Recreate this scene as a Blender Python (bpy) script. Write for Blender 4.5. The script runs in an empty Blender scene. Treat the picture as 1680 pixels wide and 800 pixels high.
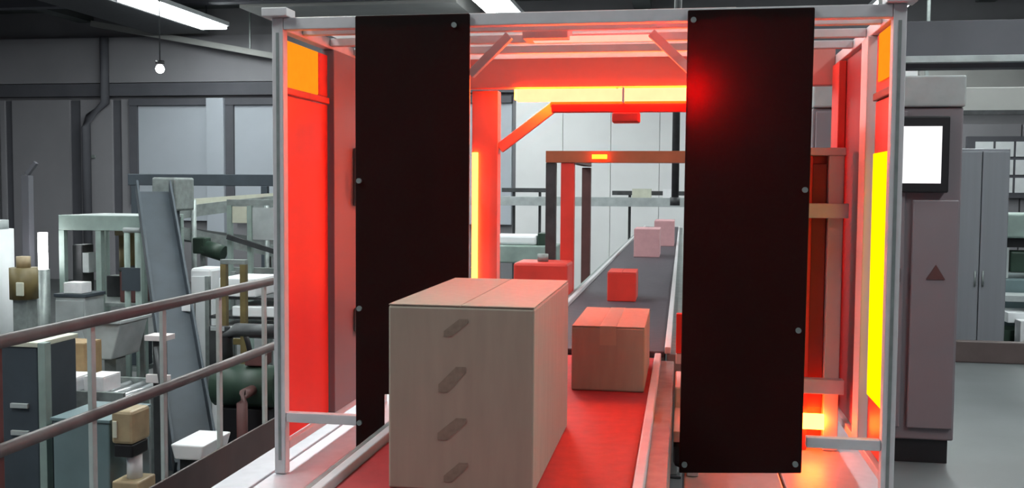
import bpy, bmesh, math, random
from mathutils import Vector, Matrix
random.seed(7)
S = bpy.context.scene
COL = S.collection

# ------------------------------------------------------------------ camera, world, exposure
cam_d = bpy.data.cameras.new('camera'); cam = bpy.data.objects.new('camera', cam_d); COL.objects.link(cam)
cam_d.sensor_width = 36.0; cam_d.lens = 36.0 * 1633.0 / 1680.0; cam_d.clip_start = 0.05; cam_d.clip_end = 200
cam.matrix_world = Matrix(((0.985634, -0.016347, 0.168099, 0), (0.168749, 0.054241, -0.984166, 0), (0.006970, 0.998394, 0.056220, 1.5), (0, 0, 0, 1)))
S.camera = cam
w = bpy.data.worlds.new('hall_ambient'); S.world = w; w.use_nodes = True
w.node_tree.nodes['Background'].inputs[0].default_value = (0.80, 0.88, 1.0, 1)
w.node_tree.nodes['Background'].inputs[1].default_value = 0.16
S.view_settings.view_transform = 'Standard'; S.view_settings.look = 'None'
S.view_settings.exposure = 0.0; S.view_settings.gamma = 1.0; S.view_settings.use_curve_mapping = False
LAMP = 29.0        # radiance of the hall's ceiling lamps

# ------------------------------------------------------------------ materials
def mat(name, col, rough=0.5, metal=0.0, var=0.12, scale=12.0, bump=0.0, stretch=(1, 1, 1)):
    m = bpy.data.materials.new(name); m.use_nodes = True
    nt = m.node_tree; N = nt.nodes; L = nt.links; b = N['Principled BSDF']
    tc = N.new('ShaderNodeTexCoord'); mp = N.new('ShaderNodeMapping'); mp.inputs['Scale'].default_value = stretch
    nz = N.new('ShaderNodeTexNoise'); nz.inputs['Scale'].default_value = scale; nz.inputs['Detail'].default_value = 5
    L.new(tc.outputs['Object'], mp.inputs[0]); L.new(mp.outputs[0], nz.inputs[0])
    cr = N.new('ShaderNodeValToRGB'); e = cr.color_ramp.elements
    e[0].position = 0.3; e[1].position = 0.7
    e[0].color = [c * (1 - var) for c in col] + [1]; e[1].color = [min(1, c * (1 + var)) for c in col] + [1]
    L.new(nz.outputs['Fac'], cr.inputs[0]); L.new(cr.outputs[0], b.inputs['Base Color'])
    b.inputs['Roughness'].default_value = rough; b.inputs['Metallic'].default_value = metal
    if bump:
        bp = N.new('ShaderNodeBump'); bp.inputs['Strength'].default_value = bump; bp.inputs['Distance'].default_value = 0.01
        L.new(nz.outputs['Fac'], bp.inputs['Height']); L.new(bp.outputs[0], b.inputs['Normal'])
    return m

def glow(name, col, strength=1.0):
    m = bpy.data.materials.new(name); m.use_nodes = True
    nt = m.node_tree; nt.nodes.clear()
    o = nt.nodes.new('ShaderNodeOutputMaterial'); e = nt.nodes.new('ShaderNodeEmission')
    tc = nt.nodes.new('ShaderNodeTexCoord'); nz = nt.nodes.new('ShaderNodeTexNoise'); nz.inputs['Scale'].default_value = 30
    mr = nt.nodes.new('ShaderNodeMapRange'); mr.inputs[3].default_value = strength * 0.92; mr.inputs[4].default_value = strength * 1.08
    nt.links.new(tc.outputs['Object'], nz.inputs[0]); nt.links.new(nz.outputs['Fac'], mr.inputs[0])
    e.inputs[0].default_value = (*col, 1)
    nt.links.new(mr.outputs[0], e.inputs[1]); nt.links.new(e.outputs[0], o.inputs[0])
    return m

M = {}
M['alu'] = mat('brushed aluminium', (0.55, 0.54, 0.58), 0.38, 0.35, 0.06, 20)
M['white_alu'] = mat('pale painted profile', (0.62, 0.60, 0.62), 0.45, 0.1, 0.05, 20)
M['steel'] = mat('galvanised steel', (0.26, 0.29, 0.285), 0.45, 0.4, 0.2, 14)
M['dark_steel'] = mat('dark steel', (0.05, 0.052, 0.056), 0.5, 0.3, 0.25, 10)
def curtain_cloth():
    m = mat('black curtain cloth', (0.004, 0.0028, 0.0028), 0.8, 0, 0.3, 8)
    nt = m.node_tree; b = nt.nodes['Principled BSDF']; b.inputs['Specular IOR Level'].default_value = 0.12
    t = nt.nodes.new('ShaderNodeBsdfTranslucent'); t.inputs[0].default_value = (0.07, 0.012, 0.012, 1)  # translucency added to carry the red glow of the hidden lamp
    a = nt.nodes.new('ShaderNodeAddShader'); o = nt.nodes['Material Output']
    nt.links.new(b.outputs[0], a.inputs[0]); nt.links.new(t.outputs[0], a.inputs[1]); nt.links.new(a.outputs[0], o.inputs[0])
    return m
M['black_gloss'] = mat('black plastic', (0.012, 0.011, 0.013), 0.4, 0, 0.1, 8)
M['red_panel'] = mat('red acrylic panel', (0.85, 0.035, 0.022), 0.4, 0, 0.06, 3, 0, (1, 1, 0.2))
M['dark_red'] = mat('dark red panel', (0.28, 0.02, 0.022), 0.45, 0, 0.1, 5)
M['red_paint'] = mat('red paint', (0.70, 0.045, 0.03), 0.45, 0, 0.1, 6)
M['pinkish'] = mat('white lacquered sheet', (0.68, 0.62, 0.62), 0.5, 0, 0.04, 4)
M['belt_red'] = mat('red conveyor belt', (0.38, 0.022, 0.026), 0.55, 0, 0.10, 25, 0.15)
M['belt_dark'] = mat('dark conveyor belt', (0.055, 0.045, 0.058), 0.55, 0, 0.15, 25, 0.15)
M['card'] = mat('kraft cardboard', (0.37, 0.325, 0.26), 0.75, 0, 0.05, 40, 0.05, (1, 1, 0.15))
M['tape'] = mat('packing tape', (0.44, 0.37, 0.28), 0.3, 0, 0.05, 30)
M['ink'] = mat('printed ink', (0.245, 0.21, 0.162), 0.7, 0, 0.15, 60)
M['card_white'] = mat('white carton', (0.78, 0.78, 0.80), 0.6, 0, 0.05, 20)
M['card_tan'] = mat('tan carton', (0.30, 0.20, 0.10), 0.7, 0, 0.12, 20)
M['platform'] = mat('grey platform floor', (0.098, 0.106, 0.112), 0.5, 0, 0.16, 1.3, 0.03)
M['lower_floor'] = mat('dark hall floor', (0.06, 0.065, 0.067), 0.6, 0, 0.2, 1.2, 0.03)
M['wall'] = mat('grey wall cladding', (0.20, 0.195, 0.21), 0.7, 0, 0.06, 1.5)
M['wall_panel'] = mat('grey wall panel', (0.235, 0.228, 0.248), 0.65, 0, 0.05, 1.2)
M['wall_light'] = mat('pale blue grey wall panel', (0.41, 0.44, 0.49), 0.6, 0, 0.04, 1.0)
M['wall_pale'] = mat('pale grey wall panel', (0.72, 0.72, 0.73), 0.65, 0, 0.05, 1.0)
M['wall_dark'] = mat('dark grey wall joint', (0.085, 0.085, 0.10), 0.7, 0, 0.1, 2)
M['ceiling'] = mat('dark ceiling', (0.085, 0.095, 0.095), 0.8, 0, 0.2, 1.0)
M['ceil_grey'] = mat('grey ceiling panel', (0.32, 0.32, 0.31), 0.8, 0, 0.1, 1.0)
M['rail'] = mat('brown grey painted tube', (0.125, 0.11, 0.108), 0.4, 0, 0.2, 8)
M['kick'] = mat('brown kick plate', (0.085, 0.06, 0.058), 0.5, 0, 0.15, 6)
M['post'] = mat('pale green grey post', (0.50, 0.56, 0.54), 0.45, 0.2, 0.15, 10)
M['cabinet'] = mat('mauve grey cabinet', (0.21, 0.178, 0.196), 0.45, 0, 0.04, 3)
M['cabinet2'] = mat('blue grey cabinet', (0.19, 0.197, 0.222), 0.5, 0, 0.06, 3, 0, (6, 1, 0.1))
M['slate'] = mat('slate blue sheet', (0.042, 0.055, 0.070), 0.65, 0.0, 0.15, 4)
M['green_grey'] = mat('pale green grey paint', (0.25, 0.32, 0.295), 0.5, 0, 0.15, 6)
M['teal'] = mat('teal grey sheet', (0.14, 0.20, 0.215), 0.5, 0, 0.12, 4)
M['dark_green'] = mat('dark green machine paint', (0.02, 0.045, 0.03), 0.5, 0, 0.2, 8)
M['maroon'] = mat('maroon paint', (0.10, 0.04, 0.038), 0.5, 0, 0.2, 8)
M['ochre'] = mat('ochre brown paint', (0.15, 0.115, 0.045), 0.5, 0, 0.25, 8)
M['beige'] = mat('beige paint', (0.36, 0.28, 0.17), 0.5, 0, 0.2, 8)
M['cream'] = mat('cream sheet', (0.55, 0.56, 0.46), 0.5, 0, 0.1, 8)
M['pale'] = mat('pale grey sheet', (0.36, 0.39, 0.395), 0.5, 0, 0.16, 6)
M['white'] = mat('white paint', (0.78, 0.80, 0.82), 0.45, 0, 0.05, 5)
M['roller'] = mat('zinc roller', (0.50, 0.52, 0.54), 0.3, 0.6, 0.1, 20)
M['glass'] = mat('frosted window pane', (0.80, 0.82, 0.84), 0.25, 0, 0.08, 3)
M['black'] = curtain_cloth()
def opal_sheet():
    m = mat('opal acrylic sheet', (0.45, 0.42, 0.42), 0.4, 0, 0.04, 4)
    nt = m.node_tree; b = nt.nodes['Principled BSDF']
    t = nt.nodes.new('ShaderNodeBsdfTranslucent'); t.inputs[0].default_value = (0.9, 0.9, 0.9, 1)
    a = nt.nodes.new('ShaderNodeMixShader'); a.inputs[0].default_value = 0.6; o = nt.nodes['Material Output']
    nt.links.new(b.outputs[0], a.inputs[1]); nt.links.new(t.outputs[0], a.inputs[2]); nt.links.new(a.outputs[0], o.inputs[0])
    return m
M['opal'] = opal_sheet()
# light sources
M['led'] = glow('red led bar', (1.0, 0.065, 0.0045), 125.0)
M['led_column'] = glow('red led lamp', (1.0, 0.09, 0.008), 60.0)
M['led_front'] = glow('red led bar, soft', (1.0, 0.12, 0.058), 8.0)
M['added_glow'] = glow('added red curtain glow', (1.0, 0.012, 0.008), 4600.0)  # added unseen lamp, stands in for bloom at the curtain edge
M['led_strip'] = glow('red led strip', (1.0, 0.06, 0.008), 38.0)
M['led_panel'] = glow('yellow light panel', (1.0, 0.62, 0.0005), 1.7)
M['led_roof'] = glow('pale red led bar', (1.0, 0.042, 0.031), 15.0)
M['rust'] = mat('rust orange paint', (0.36, 0.10, 0.045), 0.4, 0, 0.15, 6)
M['lamplit'] = mat('salmon red sheet', (0.66, 0.24, 0.21), 0.45, 0, 0.06, 4)  # red lamplight put into the base colour of header, post and brace
M['pink_card'] = mat('pink carton', (0.56, 0.30, 0.32), 0.65, 0, 0.06, 15)
M['led_orange'] = glow('orange light panel', (1.0, 0.26, 0.010), 1.25)
M['amber'] = glow('amber lamp', (1.0, 0.085, 0.003), 26.0)
M['tube'] = glow('lamp tube', (0.92, 1.0, 0.985), LAMP)
M['small_lamp'] = glow('small lamp', (1.0, 1.0, 1.0), 12.0)
M['screen'] = glow('lit screen', (1.0, 0.985, 1.0), 1.25)

# ------------------------------------------------------------------ builders
WO = {}          # world origin of each object
def link(o, parent, world):
    COL.objects.link(o); WO[o] = Vector(world)
    if parent is not None:
        o.parent = parent; o.location = WO[o] - WO[parent]
    else:
        o.location = world
    return o
def tag(o, label, cat, group=None, kind=None):
    o['label'] = label; o['category'] = cat
    if group: o['group'] = group
    if kind: o['kind'] = kind
    return o
def thing(name, label, cat, loc, group=None):
    return tag(link(bpy.data.objects.new(name, None), None, loc), label, cat, group)
def from_bm(name, bm, m, parent=None, bevel=0.0, smooth=False):
    vs = [v.co for v in bm.verts]
    lo = Vector([min(v[i] for v in vs) for i in range(3)]); hi = Vector([max(v[i] for v in vs) for i in range(3)])
    c = (lo + hi) / 2; c.z = lo.z
    bmesh.ops.recalc_face_normals(bm, faces=bm.faces)
    for v in bm.verts: v.co -= c
    me = bpy.data.meshes.new(name); bm.to_mesh(me); bm.free(); me.materials.append(M[m])
    if smooth:
        for p in me.polygons: p.use_smooth = len(p.vertices) == 4
    o = link(bpy.data.objects.new(name, me), parent, c)
    if bevel:
        b = o.modifiers.new('edge', 'BEVEL'); b.width = bevel; b.segments = 2; b.limit_method = 'ANGLE'
    return o
def box(name, m, x0, x1, y0, y1, z0, z1, parent=None, bevel=0.003):
    bm = bmesh.new(); bmesh.ops.create_cube(bm, size=1)
    for v in bm.verts:
        v.co = Vector(((x0 + x1) / 2 + v.co.x * (x1 - x0), (y0 + y1) / 2 + v.co.y * (y1 - y0), (z0 + z1) / 2 + v.co.z * (z1 - z0)))
    return from_bm(name, bm, m, parent, bevel)
def bar(name, m, p, q, wd, ht, parent=None, bevel=0.002, up=(0, 0, 1)):
    """rectangular bar from p to q, wd wide and ht high"""
    p, q = Vector(p), Vector(q); d = q - p; z = d.normalized(); u = Vector(up)
    if abs(z.dot(u)) > 0.95: u = Vector((0, 1, 0))
    x = z.cross(u).normalized(); y = x.cross(z)
    bm = bmesh.new(); bmesh.ops.create_cube(bm, size=1)
    for v in bm.verts:
        v.co = (p + q) / 2 + x * v.co.x * wd + y * v.co.y * ht + z * v.co.z * d.length
    return from_bm(name, bm, m, parent, bevel)
def tube(name, m, pts, r, parent=None, n=10):
    """swept round tube through pts"""
    pts = [Vector(p) for p in pts]; bm = bmesh.new(); rings = []
    for i, p in enumerate(pts):
        t = (pts[min(i + 1, len(pts) - 1)] - pts[max(i - 1, 0)]).normalized()
        u = Vector((0, 0, 1)) if abs(t.z) < 0.9 else Vector((0, 1, 0))
        x = t.cross(u).normalized(); y = x.cross(t)
        rings.append([bm.verts.new(p + (x * math.cos(2 * math.pi * k / n) + y * math.sin(2 * math.pi * k / n)) * r) for k in range(n)])
    for a, b in zip(rings, rings[1:]):
        for k in range(n): bm.faces.new((a[k], a[(k + 1) % n], b[(k + 1) % n], b[k]))
    bm.faces.new(rings[0]); bm.faces.new(rings[-1])
    return from_bm(name, bm, m, parent, 0, True)
def poly(name, m, pts, axis, a0, a1, parent=None, bevel=0.002):
    """prism: outline pts (2-D) extruded along axis from a0 to a1"""
    def put(u, v, a): return {'x': (a, u, v), 'y': (u, a, v), 'z': (u, v, a)}[axis]
    bm = bmesh.new()
    A = [bm.verts.new(put(u, v, a0)) for u, v in pts]; B = [bm.verts.new(put(u, v, a1)) for u, v in pts]
    bm.faces.new(A); bm.faces.new(B[::-1])
    for i in range(len(pts)):
        j = (i + 1) % len(pts); bm.faces.new((A[i], B[i], B[j], A[j]))
    return from_bm(name, bm, m, parent, bevel)
def ribbon(name, m, path, wd, ht, parent=None):
    """rectangular section swept along a path, staying level across"""
    pts = [Vector(p) for p in path]; bm = bmesh.new(); rings = []
    for i, p in enumerate(pts):
        t = (pts[min(i + 1, len(pts) - 1)] - pts[max(i - 1, 0)]).normalized()
        x = t.cross(Vector((0, 0, 1))).normalized(); z = x.cross(t)
        rings.append([bm.verts.new(p + x * a * wd / 2 + z * b * ht / 2) for a, b in ((-1, -1), (1, -1), (1, 1), (-1, 1))])
    for a, b in zip(rings, rings[1:]):
        for k in range(4): bm.faces.new((a[k], a[(k + 1) % 4], b[(k + 1) % 4], b[k]))
    bm.faces.new(rings[0]); bm.faces.new(rings[-1])
    return from_bm(name, bm, m, parent)
def struct(o):
    o['kind'] = 'structure'; return o
def copy_tree(o, parent=None, shift=(0, 0, 0)):
    c = o.copy(); COL.objects.link(c); c.parent = parent; WO[c] = WO[o] + Vector(shift)
    if parent is None: c.location = o.location + Vector(shift)
    for ch in list(o.children): copy_tree(ch, c, shift)
    return c

# ------------------------------------------------------------------ the hall
LOW = -1.0
struct(box('floor', 'lower_floor', -18, 14, -3, 26, LOW - 0.2, LOW, None, 0))
fl = struct(box('floor_platform', 'platform', -2.35, 8.0, -3, 9.3, LOW, 0.0, None, 0))
wb = struct(box('wall_back', 'wall', -18, 14, 24.0, 24.4, LOW, 6.2, None, 0))
struct(box('wall_left', 'wall', -18.4, -18, -3, 24.4, LOW, 6.2, None, 0))
struct(box('wall_right', 'wall', 14, 14.4, -3, 24.4, LOW, 6.2, None, 0))
ce = struct(box('ceiling', 'ceiling', -18.4, 14.4, -3, 24.4, 6.0, 6.2, None, 0))
# ceiling: cross beams and grey panels
for i, y in enumerate((3, 7.5, 12, 16.5, 21)):
    box('beam', 'wall_dark', -18, 14, y - 0.15, y + 0.15, 5.55, 5.998, ce, 0)
for x in (-15.4, -8.4, -1.0, 6.6): box('beam', 'ceiling', x - 0.2, x + 0.2, -3, 24, 5.72, 5.997, ce, 0)
box('panel', 'ceil_grey', -9.9, -4.9, 21.3, 23.9, 5.5, 5.9, ce, 0)
# back wall: horizontal girders, joints, light panels
box('girder', 'wall_dark', -18, -1.5, 23.80, 23.998, 3.80, 4.12, wb, 0)
box('girder', 'wall_panel', -18, -1.5, 23.82, 23.998, 4.14, 5.3, wb, 0)
xs = [-17.9, -15.75, -14.65, -14.40]
for a, b in ((-17.9, -17.75), (-17.55, -15.86), (-15.56, -14.65), (-14.4, -14.15)):
    box('panel', 'wall_panel', a, b, 23.90, 23.997, LOW, 3.72, wb, 0.01)
for a, b in ((-17.75, -17.55), (-15.86, -15.56), (-14.65, -14.40)):
    box('joint', 'wall_dark', a, b, 23.95, 23.996, LOW, 3.70, wb, 0)
for a, b in ((-13.9, -11.95), (-11.25, -9.1), (-8.6, -6.6), (-6.1, -4.1)):
    box('window_joint', 'wall_dark', a - 0.22, a - 0.003, 23.80, 23.996, 1.0, 3.72, wb, 0)
    box('window_joint', 'wall_dark', a - 0.22, b, 23.78, 23.996, 3.55, 3.72, wb, 0)
    box('panel', 'wall_light', a, b, 23.86, 23.996, 0.6, 3.545, wb, 0.01)
for a, b in ((-11.945, -11.475), (-9.095, -8.83), (-6.595, -6.33)):
    box('pillar', 'wall_light', a, b, 23.70, 23.995, LOW, 3.72, wb, 0.01)
for i in range(8):
    a = -4.0 + i * 1.15
    box('panel', 'wall_pale', a, a + 1.14, 23.86, 23.996, LOW, 4.6, wb, 0.008)
for i in range(4):
    a = 5.25 + i * 2.2
    box('panel', 'wall_panel', a, a + 2.17, 23.88, 23.996, LOW, 3.0, wb, 0.008)
box('girder', 'ceil_grey', 5.2, 14, 23.7, 23.99, 3.72, 4.6, wb, 0)
box('girder', 'wall_dark', 5.2, 14, 23.6, 23.99, 3.40, 3.55, wb, 0)
# window with small panes far behind the cabinets
wn = struct(box('window_1', 'wall_dark', 6.25, 9.0, 23.72, 23.86, 1.35, 2.72, None, 0.01))
for i in range(6):
    for j in range(3):
        x = 6.42 + i * 0.425; z = 1.47 + j * 0.40
        box('pane', 'glass', x, x + 0.37, 23.69, 23.718, z, z + 0.33, wn, 0)

# ceiling lamps: three rows of long fixtures on rods
def ceiling_lamp(x, y, label):
    t = thing('ceiling_lamp', label, 'lamp', (x, y, 5.2), 'long ceiling lamps')
    box('housing', 'white', x - 0.36, x + 0.36, y - 1.85, y + 1.85, 5.27, 5.37, t, 0.01)
    box('tube', 'tube', x - 0.31, x + 0.31, y - 1.8, y + 1.8, 5.20, 5.268, t, 0)
    for dy in (-1.4, 1.4): bar('rod', 'dark_steel', (x, y + dy, 5.372), (x, y + dy, 5.72 if False else 5.99), 0.02, 0.02, t, 0)
    return t
rows = ((-11.0, 'long white lamp, %s from the back wall in the row above the railed machines'),
        (-3.85, 'long white lamp, %s from the back wall in the row above the tunnel'),
        (4.1, 'long white lamp, %s from the back wall in the row above the cabinets'))
first = None
for x, lab in rows:
    for y, nth in ((1.2, 'fifth'), (6.0, 'fourth'), (10.8, 'third'), (15.6, 'second'), (20.5, 'first')):
        if first is None: first = ceiling_lamp(x, y, lab % nth)
        else:
            c = copy_tree(first, None, (x - WO[first].x, y - WO[first].y, 0)); c['label'] = lab % nth
# cable tray slung under the ceiling
ct = thing('cable_tray', 'thin grey cable tray slanting down across the girder wall', 'cable tray', (-12.4, 23.45, 4.5))
bar('tray', 'ceil_grey', (-14.9, 23.45, 5.60), (-9.2, 23.45, 4.56), 0.14, 0.14, ct)
for k in (0.3, 0.75):
    p = Vector((-14.9, 23.45, 5.60)).lerp(Vector((-9.2, 23.45, 4.56)), k)
    bar('rod', 'steel', p + Vector((0, 0, 0.09)), (p.x, p.y, 5.99), 0.03, 0.03, ct, 0)
duct = thing('air_duct', 'wide black air duct running below the ceiling above the machines', 'duct', (-12.3, 13.6, 5.25))
bar('duct_body', 'dark_steel', (-12.3, 4, 5.45), (-12.3, 23.2, 5.45), 1.5, 0.40, duct, 0.02)
for k in (0.2, 0.5, 0.8):
    p = Vector((-12.3, 4, 5.45)).lerp(Vector((-12.3, 23.2, 5.45)), k)
    bar('hanger', 'steel', (p.x, p.y, 5.652), (p.x, p.y, 5.99), 0.04, 0.04, duct, 0)
sl = thing('pendant_lamp', 'small bright pendant lamp hanging before the girder wall', 'lamp', (-8.9, 16, 3.45))
bm = bmesh.new(); bmesh.ops.create_uvsphere(bm, u_segments=14, v_segments=10, radius=0.075)
bmesh.ops.translate(bm, verts=bm.verts, vec=(-8.9, 16, 3.5)); from_bm('bulb', bm, 'small_lamp', sl, 0, True)
tube('cap', 'black_gloss', [(-8.9, 16, 3.575), (-8.9, 16, 3.64)], 0.075, sl, 12)
tube('cord', 'dark_steel', [(-8.9, 16, 3.64), (-8.9, 16, 5.99)], 0.012, sl, 6)

# ------------------------------------------------------------------ guard rail and kerb of the platform
gr = thing('guard_rail', 'brown two-bar guard rail with pale posts along the platform edge', 'railing', (-2.2, 5, 0))
tube('rail', 'rail', [(-2.2, 0.8, 0.985), (-2.2, 9.2, 0.985)], 0.024, gr, 12)
tube('rail', 'rail', [(-2.2, 0.8, 0.625), (-2.2, 9.2, 0.625)], 0.023, gr, 12)
box('kick_plate', 'kick', -2.206, -2.194, 0.8, 9.2, 0.005, 0.225, gr)
for i in range(16):
    y = 0.80 + i * 0.535
    p = box('post', 'maroon' if i == 4 else 'post', -2.243, -2.223, y - 0.015, y + 0.015, 0.0, 1.0, gr)
    box('foot_plate', 'steel', -2.28, -2.21, y - 0.05, y + 0.05, 0.0, 0.01, p)
kb = box('trim_1', 'kick', 0.9, 7.9, 9.20, 9.28, 0.0, 0.19, None, 0.01); kb['kind'] = 'structure'

# ------------------------------------------------------------------ scanning tunnel
PL, PR, FY, RY, ZT = -1.365, 0.647, 3.25, 4.42, 2.05
tn = thing('scan_tunnel', 'aluminium framed scanning tunnel glowing red inside around the conveyor', 'tunnel', (-0.36, 3.8, 0.5))
# base plinth that carries it
bs = thing('tunnel_base', 'low pale grey plinth under the red lit tunnel', 'plinth', (-0.4, 3.6, 0))
box('base_left', 'cabinet', -1.53, -0.965, 2.4, 4.6, 0.0, 0.455, bs, 0.004)
box('base_right', 'cabinet', 0.02, 0.69, 2.95, 4.6, 0.0, 0.455, bs, 0.004)
for a, b in ((-1.53, -1.405), (-1.395, -1.225), (-1.215, -0.965)): box('cover_plate', 'alu', a, b, 2.4, 4.6, 0.457, 0.5, bs, 0.004)
for a, b in ((0.02, 0.35), (0.36, 0.69)): box('cover_plate', 'alu', a, b, 2.95, 4.6, 0.457, 0.5, bs, 0.004)
h = 0.02
for x in (PL, PR):
    p = box('front_post', 'white_alu', x - h, x + h, FY - h, FY + h, 0.502, ZT + h, tn)
    for dx in (-1,): box('profile_groove', 'steel', x - 0.005, x + 0.005, FY - h - 0.0015, FY - h, 0.55, ZT - 0.03, p, 0)
    box('rear_post', 'white_alu', x - h, x + h, RY - h, RY + h, 0.502, ZT + h, tn)
    box('side_rail', 'white_alu', x - h, x + h, FY + h + 0.001, RY - h - 0.001, ZT - h, ZT + h, tn)
    box('side_rail', 'white_alu', x - h, x + h, FY + h + 0.001, RY - h - 0.001, 0.58, 0.61, tn)
    box('corner_cap', 'white_alu', x - 0.045, x + 0.045, FY - 0.05, FY + 0.03, ZT + h + 0.001, ZT + h + 0.03, tn)
box('front_header', 'white_alu', PL + h + .001, PR - h - .001, FY - h, FY + h, ZT - h, ZT + h, tn)
box('rear_header', 'lamplit', PL + h + .001, PR - h - .001, RY - 0.015, RY + 0.06, 1.945, ZT + 0.045, tn)
box('bottom_bar', 'white_alu', PL + h + .001, -1.07, FY - h + .004, FY + h - .004, 0.683, 0.717, tn)
box('bottom_bar', 'white_alu', 0.40, PR - h - .001, FY - h + .004, FY + h - .004, 0.683, 0.717, tn)
# side walls: upper and lower panels between profile strips
sw = box('side_panel', 'red_panel', PL - 0.004, PL + 0.006, FY + 0.03, 3.70, 0.615, 1.815, tn)
box('side_panel', 'red_panel', PL - 0.004, PL + 0.006, 4.035, RY - 0.03, 0.615, ZT - 0.025, tn)
box('light_panel', 'led_orange', PL - 0.004, PL + 0.006, FY + 0.03, 3.60, 1.845, ZT - 0.045, tn)
box('panel_divider', 'red_paint', PL - 0.01, PL + 0.014, FY + 0.024, 3.70, 1.818, 1.842, tn)
md = box('mid_post', 'cabinet', PL - h, PL + 0.03, 3.705, 4.03, 0.612, ZT - h - .002, tn)
box('side_panel', 'red_panel', PL - 0.004, PL + 0.006, 3.604, 3.70, 1.845, ZT - 0.045, tn)
lt = box('latch', 'steel', PL + 0.031, PL + 0.06, 3.93, 3.99, 1.42, 1.66, md, 0.006)
tube('latch_lever', 'alu', [(PL + 0.06, 3.96, 1.55), (PL + 0.10, 3.96, 1.55), (PL + 0.10, 3.96, 1.45)], 0.011, lt)
box('latch', 'steel', PL + 0.031, PL + 0.055, 3.93, 3.99, 0.90, 1.00, md, 0.006)
# right wall: yellow light panel, red panels
box('light_panel', 'led_panel', PR - 0.012, PR - 0.004, FY + 0.04, 3.55, 0.80, 1.625, tn)
box('side_panel', 'red_panel', PR - 0.004, PR + 0.008, FY + 0.03, 3.57, 0.615, 1.80, tn)
box('side_panel', 'red_panel', PR - 0.004, PR + 0.008, FY + 0.03, 3.57, 1.83, ZT - 0.025, tn)
box('light_panel', 'led_orange', PR - 0.012, PR - 0.005, FY + 0.04, 3.50, 1.86, ZT - 0.03, tn)
box('panel_divider', 'maroon', PR - 0.014, PR + 0.01, FY + 0.024, 3.57, 1.802, 1.828, tn)
box('mid_post', 'pinkish', PR - 0.03, PR + h, 3.60, 3.72, 0.612, ZT - h - .002, tn)
box('side_panel', 'dark_red', PR - 0.004, PR + 0.008, 3.725, RY - 0.03, 0.615, ZT - 0.025, tn)
box('inner_post', 'red_paint', PR - 0.035, PR - 0.005, 4.20, 4.38, 0.62, ZT - 0.03, tn)
# roof: white sheet with cross bars, open towards the cabinet side
box('roof_sheet', 'opal', -1.33, 0.16, FY + 0.03, RY - 0.02, ZT + 0.022, ZT + 0.03, tn)
for y in (3.42, 3.70, 3.98): box('roof_bar', 'white_alu', PL + h + .001, PR - h - .001, y - 0.015, y + 0.015, ZT - 0.012, ZT + 0.018, tn)
bk = box('roof_bracket', 'white_alu', -0.56, -0.40, 3.46, 3.60, ZT - 0.03, ZT + 0.02, tn)
# inner portal behind the curtains with corner braces
for x, s in ((-0.775, 1), (0.05, -1)):
    box('portal_post', 'white_alu', x - 0.02, x + 0.02, 3.47, 3.51, 0.80 if s > 0 else 0.502, ZT - 0.014, tn)
    bar('corner_brace', 'white_alu', (x + s * 0.025, 3.49, 1.90), (x + s * 0.165, 3.49, 2.035), 0.03, 0.03, tn)
# rear gantry with led bars
gx = -0.893
box('gantry_post', 'lamplit', gx - 0.06, gx + 0.06, 4.47, 4.55, 0.0, 1.94, tn)
box('led_strip', 'led_strip', gx - 0.055, gx - 0.03, 4.455, 4.468, 1.0, 1.66, tn, 0)
box('gantry_post', 'red_paint', 0.10, 0.22, 4.49, 4.57, 0.502, 1.94, tn)
bar('knee_brace', 'lamplit', (gx + 0.065, 4.50, 1.68), (gx + 0.33, 4.50, 1.88), 0.035, 0.045, tn)
box('cross_duct', 'red_paint', gx + 0.30, 0.098, 4.47, 4.51, 1.865, 1.93, tn)
box('led_bar', 'led', -0.745, -0.295, 4.40, 4.43, 1.893, 1.938, tn, 0)
box('led_bar', 'led', -0.285, 0.05, 4.40, 4.43, 1.893, 1.938, tn, 0)
# front led bar carried by the inner portal, added hidden lamp at its end lights the curtain
box('led_bar_arm', 'red_paint', -0.440, 0.030, 3.345, 3.37, 1.754, 1.782, tn)
box('led_bar_bracket', 'red_paint', 0.032, 0.060, 3.345, 3.468, 1.754, 1.782, tn)
box('led_bar', 'led_front', -0.552, -0.202, 3.315, 3.34, 1.789, 1.829, tn, 0)
box('led_bar', 'led_front', -0.194, 0.0085, 3.315, 3.34, 1.789, 1.829, tn, 0)
box('added_glow_lamp', 'added_glow', 0.009, 0.036, 3.305, 3.307, 1.789, 1.829, tn, 0)  # added lamp hidden behind the curtain edge, reddens the cloth
box('added_lamp_shield', 'black_gloss', 0.009, 0.038, 3.308, 3.344, 1.787, 1.831, tn, 0)  # added shield, keeps the hidden lamp's light on the curtain
box('led_bar_clip', 'alu', -0.201, -0.195, 3.31, 3.35, 1.783, 1.834, tn, 0)
box('sensor_head', 'red_paint', -0.235, -0.143, 3.325, 3.375, 1.718, 1.753, tn, 0.006)
box('roof_led', 'led_roof', -0.53, -0.10, 3.52, 3.56, 2.018, 2.035, tn, 0)
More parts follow.
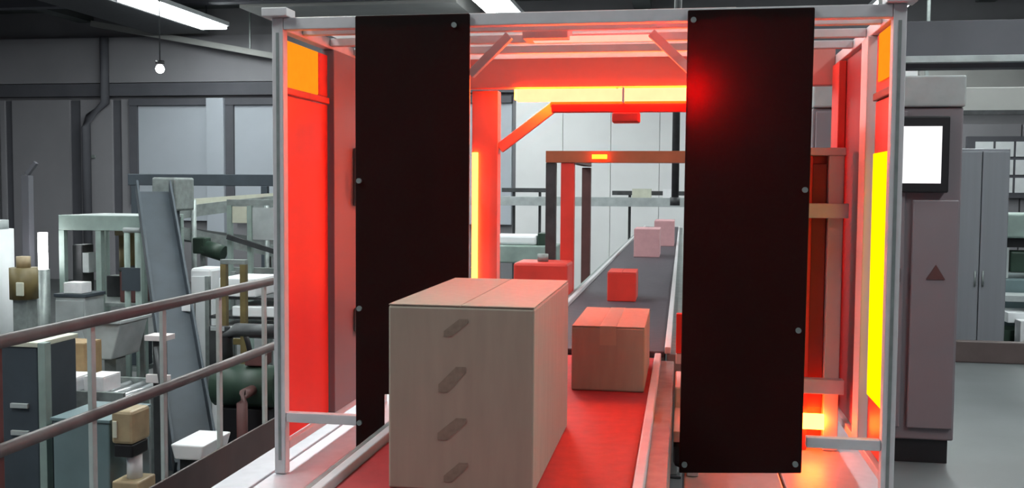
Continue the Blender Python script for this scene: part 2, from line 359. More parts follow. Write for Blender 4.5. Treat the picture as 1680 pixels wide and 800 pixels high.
# black curtains with clips
def curtain(label, pts, clips):
    o = thing('curtain', label, 'curtain', (sum(p[0] for p in pts) / len(pts), FY - 0.03, pts[0][1]), 'black curtains of the tunnel')
    c = poly('sheet', 'black', pts, 'y', FY - 0.036, FY - 0.024, o, 0.004)
    for x, z in clips:
        tube('clip', 'steel', [(x, FY - 0.0365, z), (x, FY - 0.046, z)], 0.009, o, 10)
    return o
curtain('tall black curtain sheet hanging beside the red glowing wall, behind the large carton',
        [(-1.085, 0.612), (-0.985, 0.612), (-0.985, 0.80), (-0.695, 0.80), (-0.695, 2.068), (-1.085, 2.068)],
        [(-1.07, 1.52), (-1.07, 1.09), (-1.07, 0.70), (-0.745, 2.03)])
curtain('tall black curtain sheet hanging between the led bar and the yellow light panel',
        [(0.003, 0.585), (0.385, 0.605), (0.393, 2.062), (0.007, 2.062)],
        [(0.025, 2.03), (0.375, 1.50), (0.365, 1.06), (0.365, 0.635), (0.02, 0.615)])
# scanner column beside the curtain
sc = thing('scanner_column', 'red scanner column with grey brackets standing beside the yellow light panel', 'scanner', (0.53, 3.95, 0.5))
box('column_back', 'red_paint', 0.44, 0.60, 3.98, 4.02, 0.502, 1.63, sc)
box('column_cheek', 'red_paint', 0.44, 0.485, 3.92, 3.979, 0.502, 1.63, sc)
box('column_cheek', 'pinkish', 0.545, 0.60, 3.92, 3.979, 0.502, 1.63, sc)
box('lens_slot', 'dark_red', 0.487, 0.543, 3.955, 3.979, 0.66, 1.60, sc)
box('top_cap', 'pinkish', 0.435, 0.605, 3.915, 4.025, 1.631, 1.66, sc)
for z in (1.395, 0.73): box('bracket', 'alu', 0.43, 0.612, 3.87, 3.919, z, z + 0.055, sc)
box('led_lamp', 'led_column', 0.455, 0.545, 3.89, 3.918, 0.59, 0.645, sc, 0)

# ------------------------------------------------------------------ main belt conveyors
def conveyor(name, label, x0, x1, y0, y1, z, beltm, legs, foot, rails=True):
    t = thing(name, label, 'conveyor', ((x0 + x1) / 2, (y0 + y1) / 2, foot))
    box('belt', beltm, x0 + 0.012, x1 - 0.012, y0, y1, z - 0.03, z, t, 0.006)
    for x, s in ((x0, -1), (x1, 1)):
        a, b = sorted((x, x + s * 0.075))
        f = box('side_frame', 'steel', a, b, y0, y1, z - 0.18, z - 0.012, t, 0.004)
        a, b = sorted((x - s * 0.01, x + s * 0.018))
        if rails: box('guide_rail', 'white_alu', a, b, y0, y1, z - 0.011, z + 0.022, t, 0.004)
    box('slider_bed', 'steel', x0 + 0.012, x1 - 0.012, y0 + 0.02, y1 - 0.02, z - 0.10, z - 0.031, t, 0)
    for y in legs:
        f = foot if y > 9.3 or foot == 0 else 0.0
        for x in (x0 - 0.055, x1 + 0.015):
            l = box('leg', 'steel', x, x + 0.04, y - 0.02, y + 0.02, f + 0.015, z - 0.181, t)
            box('foot', 'dark_steel', x - 0.02, x + 0.06, y - 0.04, y + 0.04, f, f + 0.014, l)
        bar('leg_brace', 'steel', (x0 - 0.014, y, 0.25 + f), (x1 + 0.014, y, 0.25 + f), 0.03, 0.03, t)
    return t
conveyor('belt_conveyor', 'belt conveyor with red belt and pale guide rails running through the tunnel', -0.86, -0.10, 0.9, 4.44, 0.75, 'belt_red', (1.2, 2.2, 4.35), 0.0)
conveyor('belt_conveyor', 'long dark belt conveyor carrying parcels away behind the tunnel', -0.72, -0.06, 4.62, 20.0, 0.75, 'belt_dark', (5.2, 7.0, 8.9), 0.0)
for o in [o for o in S.objects if o.name.startswith('belt_conveyor.') and o.type == 'EMPTY']:
    for y in (12.0, 15.0, 18.5):
        for x in (-0.775, -0.045):
            box('leg', 'steel', x, x + 0.04, y - 0.02, y + 0.02, LOW, 0.569, o)
# drive box and small parts on the cabinet side of the belt
dv = thing('drive_motor', 'small dark drive motor with pale cover beside the red belt', 'motor', (0.06, 4.1, 0.5))
box('motor_mount', 'pinkish', -0.018, 0.015, 3.55, 3.94, 0.60, 0.64, dv)
box('motor_body', 'dark_steel', -0.018, 0.075, 3.56, 3.85, 0.502, 0.599, dv, 0.02)
box('cover', 'pinkish', -0.018, 0.055, 3.95, 4.30, 0.502, 0.72, dv, 0.006)
box('sill', 'pinkish', -0.018, 0.10, 4.36, 4.40, 0.74, 0.785, dv)
box('sill_post', 'red_paint', -0.018, 0.02, 4.355, 4.40, 0.787, 0.96, dv)
box('sill_leg', 'red_paint', 0.05, 0.09, 4.36, 4.40, 0.502, 0.739, dv)

# ------------------------------------------------------------------ cartons
BZ = 0.7505
def carton(name, label, x0, x1, y0, y1, z0, z1, m='card', tape=True, marks=(), group=None):
    group = group or ('cartons on the main belt' if z0 == BZ else 'cartons among the machines')
    t = thing(name, label, 'box', ((x0 + x1) / 2, (y0 + y1) / 2, z0), group)
    b = box('body', m, x0, x1, y0, y1, z0, z1 - 0.004, t, 0.006)
    xm = (x0 + x1) / 2
    box('flap', m, x0 + .001, xm - 0.0015, y0 + .001, y1 - .001, z1 - 0.0038, z1, t, 0.001)
    box('flap', m, xm + 0.0015, x1 - .001, y0 + .001, y1 - .001, z1 - 0.0038, z1, t, 0.001)
    if tape:
        tw = min(0.03, (x1 - x0) * 0.12)
        poly('tape', 'tape', [(y0 - 0.001, z1 - 0.07), (y0 - 0.0004, z1 - 0.07), (y0 - 0.0004, z1 + 0.0004), (y1, z1 + 0.0004), (y1, z1 + 0.001), (y0 - 0.001, z1 + 0.001)], 'x', xm - tw, xm + tw, t, 0)
    for k, (mx, mz, mw, mh) in enumerate(marks):
        poly('printed_mark', 'ink', [(mx - mw, mz - mh), (mx - mw * 0.35, mz - mh), (mx + mw, mz + mh * 0.6), (mx + mw, mz + mh), (mx + mw * 0.3, mz + mh), (mx - mw, mz - mh * 0.4)], 'y', y0 - 0.0012, y0 - 0.0003, t, 0)
    return t
BZ = 0.7505
carton('carton', 'large brown carton with printed marks leaving the tunnel on the red belt', -0.712, -0.347, 2.36, 3.09, BZ, 1.213, tape=False,
       marks=[(-0.541, 1.158, 0.030, 0.022), (-0.550, 1.030, 0.034, 0.032), (-0.550, 0.907, 0.036, 0.028), (-0.540, 0.80, 0.030, 0.025)])
carton('carton', 'smaller brown carton following behind the large one inside the tunnel', -0.398, -0.128, 3.66, 4.25, BZ, 0.992)
carton('carton', 'small red carton with pale lid on the dark belt beyond the tunnel', -0.485, -0.295, 6.62, 6.95, BZ, 0.945, 'red_paint', False)
carton('carton', 'pink toned carton on the dark belt, first beyond the downstream portal', -0.52, -0.24, 11.0, 11.6, BZ, 1.06, 'pink_card', False)
carton('carton', 'pink toned carton at the far part of the dark belt', -0.36, -0.10, 13.2, 14.0, BZ, 1.08, 'pink_card', False)

# ------------------------------------------------------------------ downstream portal over the dark belt
pt = thing('sensor_portal', 'brown sensor portal with amber lamp spanning the dark belt behind the tunnel', 'portal', (-0.4, 8.5, 0))
box('post', 'dark_steel', -1.02, -0.945, 7.46, 7.54, 0.0, 1.69, pt)
box('post', 'red_paint', -0.905, -0.805, 7.46, 7.54, 0.0, 1.69, pt)
box('post', 'red_paint', 0.16, 0.26, 7.46, 7.54, 0.0, 1.69, pt)
box('crossbar', 'rust', -1.02, 0.26, 7.45, 7.55, 1.692, 1.78, pt)
box('lamp', 'amber', -0.665, -0.555, 7.38, 7.40, 1.72, 1.75, pt, 0)
box('lamp_arm', 'maroon', -0.62, -0.60, 7.401, 7.449, 1.725, 1.745, pt, 0)
box('post', 'maroon', -0.91, -0.83, 9.10, 9.18, 0.0, 1.69, pt)
box('side_bar', 'maroon', -0.905, -0.83, 7.552, 9.18, 1.70, 1.77, pt)
rh = thing('gear_housing', 'low red gear housing at the foot of the sensor portal', 'housing', (-1.0, 7.2, 0))
box('plinth', 'dark_steel', -1.17, -0.81, 7.05, 7.38, 0.0, 0.70, rh)
box('cover', 'red_paint', -1.19, -0.80, 7.03, 7.40, 0.702, 0.965, rh, 0.02)
tube('shaft', 'steel', [(-1.0, 7.2, 0.966), (-1.0, 7.2, 1.02)], 0.04, rh)
cd = thing('cable_drop', 'dark vertical cable drop hanging over the dark belt', 'cable', (-0.10, 12, 1.35))
tube('conduit', 'dark_steel', [(-0.09, 12.3, 1.40), (-0.09, 12.3, 5.99)], 0.045, cd, 8)
tube('plug', 'dark_steel', [(-0.09, 12.3, 1.30), (-0.09, 12.3, 1.40)], 0.06, cd, 8)

# ------------------------------------------------------------------ cabinets by the tunnel
cb = thing('control_cabinet', 'tall mauve grey control cabinet with a lit white screen', 'cabinet', (1.1, 6.0, 0))
box('plinth', 'black_gloss', 0.72, 1.46, 5.74, 6.25, 0.0, 0.13, cb)
box('body', 'cabinet', 0.70, 1.485, 5.72, 6.28, 0.131, 1.95, cb, 0.01)
box('top_housing', 'pale', 0.70, 1.49, 5.70, 6.29, 1.952, 2.12, cb, 0.01)
for a, b in ((0.715, 1.195), (1.235, 1.47)):
    d = box('door', 'cabinet', a, b, 5.695, 5.718, 0.20, 1.93 if a < 1 else 1.45, cb, 0.006)
    if a < 1:
        box('handle', 'maroon', b - 0.05, b - 0.02, 5.67, 5.694, 1.00, 1.08, d, 0.005)
    else:
        poly('warning_label', 'maroon', [(1.31, 1.02), (1.41, 1.02), (1.36, 1.10)], 'y', 5.690, 5.694, d, 0)
sf = box('screen_bezel', 'black_gloss', 1.10, 1.405, 5.66, 5.718, 1.49, 1.90, cb, 0.008)
box('screen', 'screen', 1.13, 1.362, 5.652, 5.659, 1.54, 1.845, sf, 0)
c2 = thing('switch_cabinet', 'narrow blue grey cabinet standing beyond the brown kerb', 'cabinet', (2.65, 10.3, LOW))
box('body', 'cabinet2', 2.52, 3.02, 10.0, 10.6, LOW + 0.1, 1.90, c2, 0.01)
box('plinth', 'dark_steel', 2.54, 3.0, 10.02, 10.58, LOW, LOW + 0.099, c2)
for a, b in ((2.53, 2.765), (2.775, 3.01)):
    d = box('door', 'cabinet2', a, b, 9.98, 9.998, LOW + 0.15, 1.87, c2, 0.004)
    tube('handle', 'steel', [(b - 0.03 if a < 2.6 else a + 0.03, 9.972, 0.6), (b - 0.03 if a < 2.6 else a + 0.03, 9.972, 0.75)], 0.008, d)
# overhead trays beyond the cabinets
ot = thing('overhead_beam', 'pale overhead beam on slim drop rods beyond the mauve cabinet', 'beam', (3, 9.6, 2.7))
box('beam_body', 'pale', 1.0, 7.0, 9.6, 9.7, 2.66, 2.72, ot)
box('beam_body', 'wall_dark', 1.0, 7.0, 9.72, 9.9, 2.62, 3.05, ot)
for x in (1.8, 3.35, 5.2): bar('drop_rod', 'ceil_grey', (x, 9.78, 3.052), (x, 9.78, 5.99), 0.07, 0.07, ot, 0)
o2 = thing('duct_run', 'flat grey duct run crossing above the far cabinets', 'duct', (6, 14, 2.6))
box('duct_body', 'ceil_grey', 2.6, 9.0, 14.0, 14.4, 2.55, 2.86, o2, 0.01)
box('duct_edge', 'dark_steel', 2.6, 9.0, 13.97, 13.998, 2.50, 2.56, o2)
for x in (3.2, 5.6, 8.0): bar('hanger', 'steel', (x, 14.2, 2.862), (x, 14.2, 5.99), 0.04, 0.04, o2, 0)
# machine beyond the kerb at the window
tm = thing('packing_machine', 'teal and white packing machine with a black slot below the far window', 'machine', (3.6, 11.3, LOW))
box('body', 'teal', 3.22, 4.6, 11.0, 11.8, LOW, 0.60, tm, 0.02)
box('hood', 'green_grey', 3.20, 4.6, 10.95, 11.8, 1.02, 1.27, tm, 0.02)
box('slot', 'black_gloss', 3.24, 4.6, 11.05, 11.8, 0.92, 1.018, tm)
box('column', 'pale', 3.22, 3.34, 11.0, 11.12, 0.602, 0.918, tm)
box('drum_guard', 'dark_green', 3.36, 4.6, 11.02, 11.3, 0.66, 0.88, tm, 0.02)
box('tray', 'pale', 3.16, 4.6, 10.6, 10.94, 0.40, 0.46, tm)
box('tray', 'white', 3.2, 4.6, 10.5, 10.94, 0.20, 0.30, tm)
box('tray_support', 'dark_green', 3.1, 4.5, 10.55, 10.90, LOW, 0.12, tm)
for i, (x, z, m, l) in enumerate(((3.42, 0.302, 'slate', 'dark blue carton on the white tray of the packing machine'), (3.30, 0.122, 'card_white', 'white carton at the foot of the packing machine trays'))):
    if i == 0: carton('carton', l, x, x + 0.3, 10.52, 10.58, z, z + 0.08, m, False)
    else: carton('carton', l, x - 0.04, x + 0.22, 10.32, 10.49, LOW, z + 0.12, m, False)

# ------------------------------------------------------------------ far machines seen through the tunnel
fm = thing('transfer_machine', 'green white transfer machine standing beyond the red housing', 'machine', (-1.9, 12.2, LOW))
box('bed', 'green_grey', -2.4, -1.5, 12.0, 12.6, 0.58, 0.80, fm, 0.02)
box('cover', 'white', -2.3, -1.75, 12.05, 12.5, 0.802, 0.92, fm, 0.03)
box('control_block', 'dark_green', -1.74, -1.60, 12.05, 12.3, 0.802, 0.95, fm, 0.01)
for x in (-2.35, -1.6):
    for y in (12.05, 12.5): box('leg', 'steel', x, x + 0.06, y, y + 0.06, LOW, 0.579, fm)
def roller_line(name, label, x0, x1, y0, y1, z, foot, side='pale', n=10, topm='roller', legm='steel'):
    t = thing(name, label, 'conveyor', ((x0 + x1) / 2, (y0 + y1) / 2, foot))
    for y in (y0, y1 - 0.03): box('side_plate', side, x0, x1, y, y + 0.03, z - 0.14, z + 0.02, t)
    for i in range(n):
        x = x0 + (i + 0.5) * (x1 - x0) / n
        tube('roller', topm, [(x, y0 + 0.031, z - 0.03), (x, y1 - 0.031, z - 0.03)], min(0.03, 0.4 * (x1 - x0) / n), t, 8)
    for x in (x0 + 0.06, x1 - 0.10):
        for y in (y0, y1 - 0.03): box('leg', legm, x, x + 0.04, y, y + 0.03, foot, z - 0.141, t)
    return t
roller_line('roller_conveyor', 'long pale roller conveyor crossing in front of the far wall', -4.2, 0.6, 18.0, 18.6, 1.32, LOW, 'pale', 24)
dk = thing('line_guard', 'dark guard bar above the far roller conveyor', 'guard', (-1, 18.7, LOW))
box('guard_bar', 'dark_steel', -1.3, 0.6, 18.70, 18.76, 1.38, 1.46, dk); box('guard_bar', 'dark_steel', -3.4, -2.5, 18.70, 18.76, 1.42, 1.50, dk)
for x in (-3.2, -2.7, -1.0, 0.3): box('guard_post', 'dark_steel', x, x + 0.05, 18.765, 18.80, LOW, 1.45, dk)
for x, ww, m, l in ((-0.9, 0.34, 'cream', 'cream carton on the far roller conveyor'), (-0.35, 0.2, 'card_white', 'bright white carton on the far roller conveyor')):
    carton('carton', l, x, x + ww, 18.1, 18.4, 1.321, 1.50, m, False)

# ------------------------------------------------------------------ machines on the lower floor beyond the guard rail
oc = thing('overhead_conveyor', 'blue grey elevated conveyor bridge in front of the pale wall panels', 'conveyor', (-6.0, 13, LOW))
box('bridge_beam', 'slate', -7.75, -3.0, 13.0, 13.08, 1.50, 1.66, oc, 0.01)
box('bridge_beam', 'slate', -7.75, -3.0, 13.6, 13.68, 1.50, 1.66, oc, 0.01)
box('belt', 'pale', -7.75, -3.0, 13.082, 13.598, 1.60, 1.64, oc)
for x in (-7.7, -5.75, -4.0):
    for y in (13.0, 13.6): box('leg', 'slate', x, x + 0.09, y, y + 0.08, LOW, 1.499, oc)
ch = thing('parcel_chute', 'slate blue parcel chute sloping down behind the guard rail', 'chute', (-4.3, 8, LOW))
p, q = Vector((-5.12, 9.05, 1.42)), Vector((-3.50, 6.75, -0.62))
bar('chute_bed', 'slate', p, q, 0.28, 0.05, ch)
d = (q - p).normalized(); sx = d.cross(Vector((0, 0, 1))).normalized()
for s in (-1, 1): bar('side_wall', 'slate', p + sx * s * 0.152 + Vector((0, 0, 0.07)), q + sx * s * 0.152 + Vector((0, 0, 0.05)), 0.02, 0.15, ch)
box('head_block', 'steel', -5.18, -4.92, 9.12, 9.5, 1.25, 1.58, ch, 0.02)
box('head_window', 'slate', -5.12, -5.03, 9.10, 9.118, 1.32, 1.44, ch, 0.005)
box('support', 'slate', -5.15, -5.03, 9.2, 9.4, LOW, 1.249, ch)
box('support', 'slate', -4.45, -4.25, 8.0, 8.2, LOW, 0.25, ch)
box('support', 'slate', -3.80, -3.52, 6.95, 7.1, LOW, -0.50, ch)
box('control_pad', 'white', -4.24, -4.13, 7.93, 7.95, 0.42, 0.50, ch)
box('pad_arm', 'steel', -4.20, -4.17, 7.951, 8.05, LOW, 0.48, ch)
# frame workstation
ws = thing('frame_workstation', 'pale green steel frame workstation holding brown and maroon drives', 'workstation', (-5.65, 9.4, LOW))
box('top_beam', 'green_grey', -6.12, -5.20, 9.0, 9.06, 1.05, 1.20, ws, 0.006)
box('top_beam', 'green_grey', -6.12, -5.20, 9.74, 9.80, 1.05, 1.20, ws, 0.006)
box('top_tray', 'pale', -6.12, -5.20, 9.062, 9.738, 1.17, 1.20, ws)
for x in (-6.12, -5.72, -5.26):
    for y in (9.0, 9.74): box('leg', 'green_grey', x, x + 0.06, y, y + 0.06, LOW, 1.049, ws)
box('shelf', 'steel', -6.055, -5.265, 9.05, 9.75, 0.29, 0.33, ws)
box('shelf', 'steel', -6.055, -5.265, 9.05, 9.75, -0.35, -0.31, ws)
m1 = thing('drive_unit', 'dark maroon boxed drive on the shelf of the green workstation', 'motor', (-5.4, 9.3, 0.331))
box('casing', 'maroon', -5.53, -5.28, 9.1, 9.35, 0.331, 0.64, m1, 0.015); box('lid', 'dark_steel', -5.54, -5.27, 9.09, 9.36, 0.641, 0.68, m1, 0.01)
m2 = thing('drive_unit', 'brown upright drive hung in the green workstation', 'motor', (-5.6, 9.3, 0.331))
tube('barrel', 'ochre', [(-5.655, 9.5, 0.55), (-5.655, 9.5, 0.98)], 0.10, m2, 14); box('foot', 'dark_steel', -5.69, -5.62, 9.46, 9.54, 0.331, 0.549, m2)
box('flange', 'ochre', -5.76, -5.56, 9.4, 9.6, 0.981, 1.04, m2, 0.01)
m3 = thing('terminal_box', 'pale terminal box with dark side on the workstation shelf', 'box', (-5.95, 9.2, 0.331))
box('casing', 'dark_steel', -6.04, -5.93, 9.1, 9.3, 0.331, 0.90, m3, 0.01); box('panel', 'pale', -5.93, -5.86, 9.1, 9.25, 0.62, 0.82, m3, 0.005)
carton('carton', 'grey carton on the low shelf of the green workstation', -5.95, -5.60, 9.1, 9.5, -0.309, 0.02, 'pale', False)
# tube light on a stand
tl = thing('work_light', 'bright white upright tube lamp on a stand beside the green workstation', 'lamp', (-6.2, 8.9, LOW))
tube('tube', 'small_lamp', [(-6.19, 8.85, 0.67), (-6.19, 8.85, 1.03)], 0.045, tl, 12)
tube('stand', 'steel', [(-6.19, 8.85, LOW + 0.02), (-6.19, 8.85, 0.669)], 0.06, tl, 10); tube('foot', 'steel', [(-6.19, 8.85, LOW), (-6.19, 8.85, LOW + 0.02)], 0.12, tl, 16)
lp = thing('mast', 'dark slim mast with a short slanted arm near the tube lamp', 'mast', (-6.46, 9, LOW))
box('pole', 'wall_dark', -6.50, -6.42, 8.97, 9.05, LOW, 1.59, lp); bar('arm', 'wall_dark', (-6.46, 9.01, 1.60), (-6.36, 9.01, 1.72), 0.04, 0.04, lp)
ym = thing('valve_unit', 'ochre brown valve unit on a pedestal beside the slim mast', 'valve', (-5.78, 8, LOW))
tube('drum', 'ochre', [(-5.79, 8.0, 0.48), (-5.79, 8.0, 0.76)], 0.12, ym, 14); tube('neck', 'beige', [(-5.79, 8.0, 0.761), (-5.79, 8.0, 0.86)], 0.06, ym, 10)
box('gauge', 'cream', -5.77, -5.70, 7.86, 7.88, 0.52, 0.64, ym, 0.006)
box('pedestal', 'steel', -5.86, -5.72, 7.94, 8.08, LOW, 0.479, ym)
tk = thing('white_tank', 'white cylindrical tank behind the ochre valve unit', 'tank', (-7.65, 10, LOW))
tube('shell', 'white', [(-7.68, 10, -0.7), (-7.68, 10, 1.0)], 0.27, tk, 24); tube('lid', 'pale', [(-7.68, 10, 1.0), (-7.68, 10, 1.1)], 0.22, tk, 24); tube('skirt', 'steel', [(-7.68, 10, LOW), (-7.68, 10, -0.7)], 0.2, tk, 20)
b1 = thing('side_cabinet', 'pale blue grey cabinet standing below the tube lamp', 'cabinet', (-5.9, 8.4, LOW))
box('body', 'pale', -5.62, -5.32, 8.2, 8.5, LOW, 0.48, b1, 0.01); box('door', 'pale', -5.61, -5.33, 8.182, 8.199, LOW + 0.05, 0.45, b1); box('top', 'slate', -5.63, -5.31, 8.19, 8.51, 0.481, 0.51, b1)
# curved conveyor cluster
cv = thing('curved_conveyor', 'curved two-tier conveyor with pale guards and dark belts beside the chute', 'conveyor', (-4.9, 11, LOW))
def arc(cx, cy, r, a0, a1, z0, z1, n=14):
    return [(cx + r * math.cos(math.radians(a0 + (a1 - a0) * i / n)), cy + r * math.sin(math.radians(a0 + (a1 - a0) * i / n)), z0 + (z1 - z0) * i / n) for i in range(n + 1)]
for (z0, z1), gm in (((0.98, 0.55), 'pale'), ((1.18, 1.40), 'cream')):
    ribbon('belt', 'dark_steel', arc(-4.3, 9.7, 1.35, 165, 60, z0, z1), 0.46, 0.05, cv)
    ribbon('guard', gm, arc(-4.3, 9.7, 1.60, 165, 60, z0 + 0.04, z1 + 0.04), 0.02, 0.16, cv)
    ribbon('guard', 'steel', arc(-4.3, 9.7, 1.10, 165, 60, z0 + 0.02, z1 + 0.02), 0.02, 0.13, cv)
for a in (155, 110, 68):
    for r in (1.63, 1.07):
        x = -4.3 + r * math.cos(math.radians(a)); y = 9.7 + r * math.sin(math.radians(a)); tube('leg', 'steel', [(x, y, LOW), (x, y, 1.35)], 0.03, cv, 8)
dg = thing('gear_motor', 'dark green gear motor on a post beside the slate chute', 'motor', (-4.95, 9.9, LOW))
tube('barrel', 'dark_green', [(-5.02, 9.9, 0.84), (-4.80, 9.9, 0.78)], 0.085, dg, 14); box('gearbox', 'dark_green', -5.12, -4.98, 9.82, 9.98, 0.78, 0.95, dg, 0.015); box('post', 'steel', -5.06, -5.02, 9.88, 9.92, LOW, 0.779, dg)
wc = thing('white_cabinet', 'white cabinet with rounded edges beside the chute and the curved conveyor', 'cabinet', (-4.75, 9.0, LOW))
box('body', 'white', -4.72, -4.50, 9.0, 9.3, LOW, 0.70, wc, 0.03); box('door', 'white', -4.70, -4.52, 8.985, 8.999, LOW + 0.1, 0.62, wc)
# sorting racks with white trays
r1 = thing('tray_rack', 'steel rack stacked with white trays beside the tunnel post', 'rack', (-3.7, 8.2, LOW))
for x in (-4.06, -3.36):
    for y in (8.0, 8.5): box('upright', 'steel', x, x + 0.04, y, y + 0.04, LOW, 0.72, r1)
for z in (0.22, 0.38, 0.55): box('shelf', 'dark_steel', -4.02, -3.36, 8.0, 8.54, z - 0.025, z, r1)
for i, (x0, x1, z, hh) in enumerate(((-3.98, -3.46, 0.2205, 0.07), (-3.80, -3.40, 0.3805, 0.09), (-3.92, -3.58, 0.5505, 0.16))):
    tr = tag(box('tray', 'white', x0, x1, 7.98, 8.45, z, z + hh, None, 0.01), 'white tray on the %s shelf of the steel rack' % ('lowest', 'middle', 'top')[i], 'tray', 'trays on the steel rack')
st = thing('support_stand', 'olive steel stand between the chute and the tray rack', 'stand', (-3.6, 7.6, LOW))
for x in (-3.72, -3.55): box('upright', 'ochre', x, x + 0.05, 7.6, 7.65, LOW, 0.86, st)
box('crosspiece', 'steel', -3.72, -3.50, 7.60, 7.65, 0.862, 0.90, st); box('crosspiece', 'ochre', -3.669, -3.551, 7.61, 7.64, 0.20, 0.25, st)
# low roller line with parcels
roller_line('roller_conveyor', 'low grey roller conveyor with parcels behind the guard rail', -5.2, -3.75, 6.2, 6.75, 0.06, LOW, 'steel', 14)
for (x0, x1, y0, hh, m, l) in ((-4.36, -4.14, 6.25, 0.10, 'card_white', 'flat white carton on the low roller conveyor, nearer the tan carton'),
                              (-4.08, -3.93, 6.25, 0.11, 'card_white', 'small white carton at the end of the low roller conveyor'),
                              (-4.46, -4.22, 6.48, 0.30, 'card_tan', 'tan carton standing on the low roller conveyor'),
                              (-4.85, -4.58, 6.3, 0.26, 'card_tan', 'brown carton on the low roller conveyor near the blue cabinet')):
    carton('carton', l, x0, x1, y0, y0 + 0.22, 0.0625, 0.0625 + hh, m, False)
hp = thing('hopper', 'pale grey hopper with sloped sides above the low roller conveyor', 'hopper', (-4.39, 7.2, LOW))
poly('bin', 'pale', [(-4.56, 0.44), (-4.22, 0.44), (-4.30, 0.16), (-4.48, 0.16)], 'y', 6.95, 7.35, hp, 0.01)
box('rim', 'pale', -4.58, -4.20, 6.92, 7.38, 0.441, 0.47, hp, 0.006)
for x in (-4.52, -4.30): box('leg', 'steel', x, x + 0.04, 7.355, 7.38, LOW, 0.439, hp)
box('outlet', 'steel', -4.44, -4.34, 7.08, 7.22, -0.1, 0.159, hp)
# near cabinets below the rail
bc = thing('blue_cabinet', 'dark blue grey cabinet with pale edges close to the guard rail', 'cabinet', (-3.9, 5.6, LOW))
box('body', 'slate', -4.20, -3.90, 5.5, 5.9, LOW, 0.50, bc, 0.008); box('top', 'cream', -4.21, -3.89, 5.49, 5.91, 0.501, 0.53, bc)
box('edge_post', 'green_grey', -3.89, -3.84, 5.49, 5.55, LOW, 0.53, bc)
for z in (-0.05, 0.12): box('handle_bar', 'pale', -4.08, -3.96, 5.48, 5.499, z, z + 0.03, bc)
tc = thing('teal_cabinet', 'low teal grey cabinet with brown base below the rail', 'cabinet', (-3.5, 5.5, LOW))
box('body', 'teal', -3.70, -3.33, 5.35, 5.8, -0.45, 0.09, tc, 0.01); box('base', 'kick', -3.71, -3.32, 5.34, 5.81, LOW, -0.451, tc); box('lid', 'teal', -3.71, -3.32, 5.34, 5.81, 0.091, 0.11, tc)
bg = thing('filling_unit', 'beige filling unit with black collar and white nozzle cup', 'machine', (-3.2, 5.4, LOW))
box('body', 'beige', -3.29, -3.15, 5.3, 5.5, -0.02, 0.18, bg, 0.02); box('collar', 'black_gloss', -3.28, -3.16, 5.31, 5.49, -0.10, -0.021, bg, 0.01)
tube('nozzle_cup', 'white', [(-3.20, 5.40, -0.24), (-3.20, 5.40, -0.101)], 0.045, bg, 14); box('pedestal', 'beige', -3.29, -3.12, 5.3, 5.5, LOW, -0.241, bg, 0.01)
box('label_plate', 'cream', -3.275, -3.245, 5.29, 5.299, 0.02, 0.12, bg)
rk = thing('pump_set', 'black pump set with pipes in the corner by the tunnel and rail', 'pump', (-3.15, 7, LOW))
tube('pump_body', 'dark_green', [(-3.45, 7.0, 0.0), (-2.95, 7.0, 0.0)], 0.16, rk, 16); box('pump_foot', 'black_gloss', -3.40, -3.0, 6.9, 7.1, LOW, -0.161, rk)
tube('pipe', 'dark_steel', [(-3.38, 7.0, 0.16), (-3.38, 7.0, 0.36), (-3.30, 7.0, 0.42), (-2.9, 7.0, 0.42)], 0.05, rk, 10); tube('pipe', 'maroon', [(-3.1, 6.83, 0.0), (-3.1, 6.7, 0.0), (-3.1, 6.66, -0.06), (-3.1, 6.66, -0.9)], 0.04, rk, 10)
box('terminal', 'maroon', -3.2, -3.05, 6.92, 7.08, 0.161, 0.26, rk, 0.01)
dc = thing('white_basin', 'white basin standing under the chute end behind the rail', 'basin', (-3.15, 6.2, LOW))
poly('basin_shell', 'white', [(-3.30, -0.20), (-3.06, -0.20), (-3.09, -0.30), (-3.27, -0.30)], 'y', 6.0, 6.4, dc, 0.01); box('stand', 'dark_steel', -3.26, -3.10, 6.05, 6.35, LOW, -0.301, dc)

# finer fittings among the machines
lf = thing('lattice_frame', 'olive green lattice frame with dark diagonals beside the tunnel post', 'frame', (-4.2, 9.6, LOW))
for x in (-4.62, -4.40, -4.05, -3.80): box('upright', 'green_grey' if x < -4.3 else 'ochre', x, x + 0.05, 9.6, 9.65, LOW, 1.30, lf)
for z in (1.302, 0.60): box('crosspiece', 'steel', -4.62, -3.60, 9.60 if z > 1 else 9.652, 9.65 if z > 1 else 9.69, z, z + 0.06, lf)
bar('diagonal', 'dark_steel', (-4.60, 9.57, 0.98), (-3.60, 9.57, 0.70), 0.04, 0.05, lf)
bar('diagonal', 'dark_steel', (-4.05, 9.55, 1.10), (-3.55, 9.55, 0.78), 0.04, 0.05, lf)
box('gusset', 'pale', -4.345, -4.055, 9.61, 9.63, 0.95, 1.28, lf); box('gusset', 'cream', -4.565, -4.405, 9.61, 9.63, 1.12, 1.29, lf)
pr_ = thing('pipe_riser', 'pair of pale green upright pipes beside the slate chute', 'pipe', (-5.0, 8.7, LOW))
for x in (-5.20, -5.09): tube('pipe', 'green_grey', [(x, 8.7, LOW), (x, 8.7, 1.05)], 0.028, pr_, 10)
tube('pipe_link', 'pale', [(-5.23, 8.7, 1.075), (-5.06, 8.7, 1.075)], 0.026, pr_, 10)
box('pipe_clamp', 'slate', -5.24, -5.05, 8.66, 8.672, 0.50, 0.72, pr_)
mg = thing('motor_group', 'brown motor with dark fins beside the hopper behind the guard rail', 'motor', (-4.7, 7.1, LOW))
tube('barrel', 'ochre', [(-5.05, 7.1, 0.22), (-4.78, 7.1, 0.22)], 0.11, mg, 14)
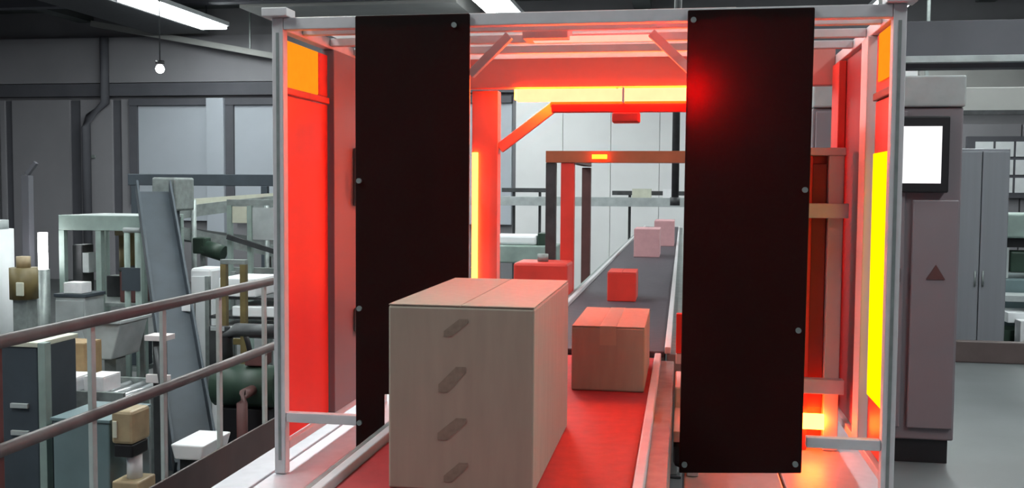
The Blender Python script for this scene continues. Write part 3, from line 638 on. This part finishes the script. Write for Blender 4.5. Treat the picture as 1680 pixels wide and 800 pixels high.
for k in range(4): tube('fin', 'dark_steel', [(-5.02 + k * 0.06, 7.1, 0.22), (-5.00 + k * 0.06, 7.1, 0.22)], 0.125, mg, 14)
box('stand', 'maroon', -5.0, -4.84, 7.02, 7.18, LOW, 0.105, mg)
cn = thing('cable_bundle', 'dark cable bundle drooping beside the olive stand behind the rail', 'cable', (-3.45, 7.4, LOW))
tube('cable', 'black_gloss', [(-3.45 + 0.10 * math.sin(k * 0.5), 7.42, 0.40 - k * 0.14) for k in range(11)], 0.022, cn, 8)
jb = thing('junction_box', 'dark junction box on a post between the slate chute and olive stand', 'box', (-3.71, 7.56, LOW))
box('casing', 'dark_steel', -3.80, -3.62, 7.55, 7.58, 0.02, 0.36, jb, 0.01); box('lid', 'pale', -3.78, -3.66, 7.54, 7.549, 0.38 - 0.06, 0.355, jb); box('post', 'steel', -3.73, -3.69, 7.555, 7.575, LOW, 0.019, jb)

wp = thing('wall_pipe', 'dark pipe climbing the girder wall and bending at the top', 'pipe', (-15.3, 23.7, LOW))
tube('pipe', 'wall_dark', [(-15.3, 23.74, LOW), (-15.3, 23.74, 3.0), (-15.2, 23.74, 3.25), (-14.75, 23.74, 3.62), (-14.75, 23.74, 5.3)], 0.11, wp, 10)
for z in (0.4, 2.2): box('pipe_bracket', 'steel', -15.46, -15.14, 23.855, 23.895, z, z + 0.08, wp)
for i, (x, y, z, a, hgt, m, l) in enumerate((
        (-5.05, 6.32, 0.0625, 0.16, 0.14, 'card_tan', 'small tan carton at the outer end of the low roller conveyor'),
        (-5.95, 9.55, 0.331, 0.15, 0.22, 'dark_steel', 'black carton at the back of the workstation shelf'),
        (-5.50, 9.15, -0.309, 0.20, 0.26, 'slate', 'slate blue carton on the low shelf of the green workstation'),
        (-5.55, 8.22, 0.511, 0.18, 0.10, 'card_white', 'white carton on top of the pale side cabinet'))):
    carton('carton', l, x, x + a, y, y + 0.16, z, z + hgt, m, False)
cs = thing('conduit_stand', 'dark conduit stand with pink top plate before the slate chute', 'stand', (-3.75, 6.3, LOW))
box('post', 'dark_steel', -3.70, -3.62, 6.50, 6.56, LOW, 0.40, cs); box('top_plate', 'pinkish', -3.74, -3.58, 6.46, 6.60, 0.401, 0.44, cs); box('side_plate', 'pinkish', -3.74, -3.56, 6.47, 6.499, 0.10, 0.16, cs)
tube('conduit', 'dark_steel', [(-3.66, 6.48, 0.36), (-3.60, 6.44, 0.1), (-3.58, 6.44, -0.5), (-3.58, 6.44, LOW)], 0.02, cs, 8)
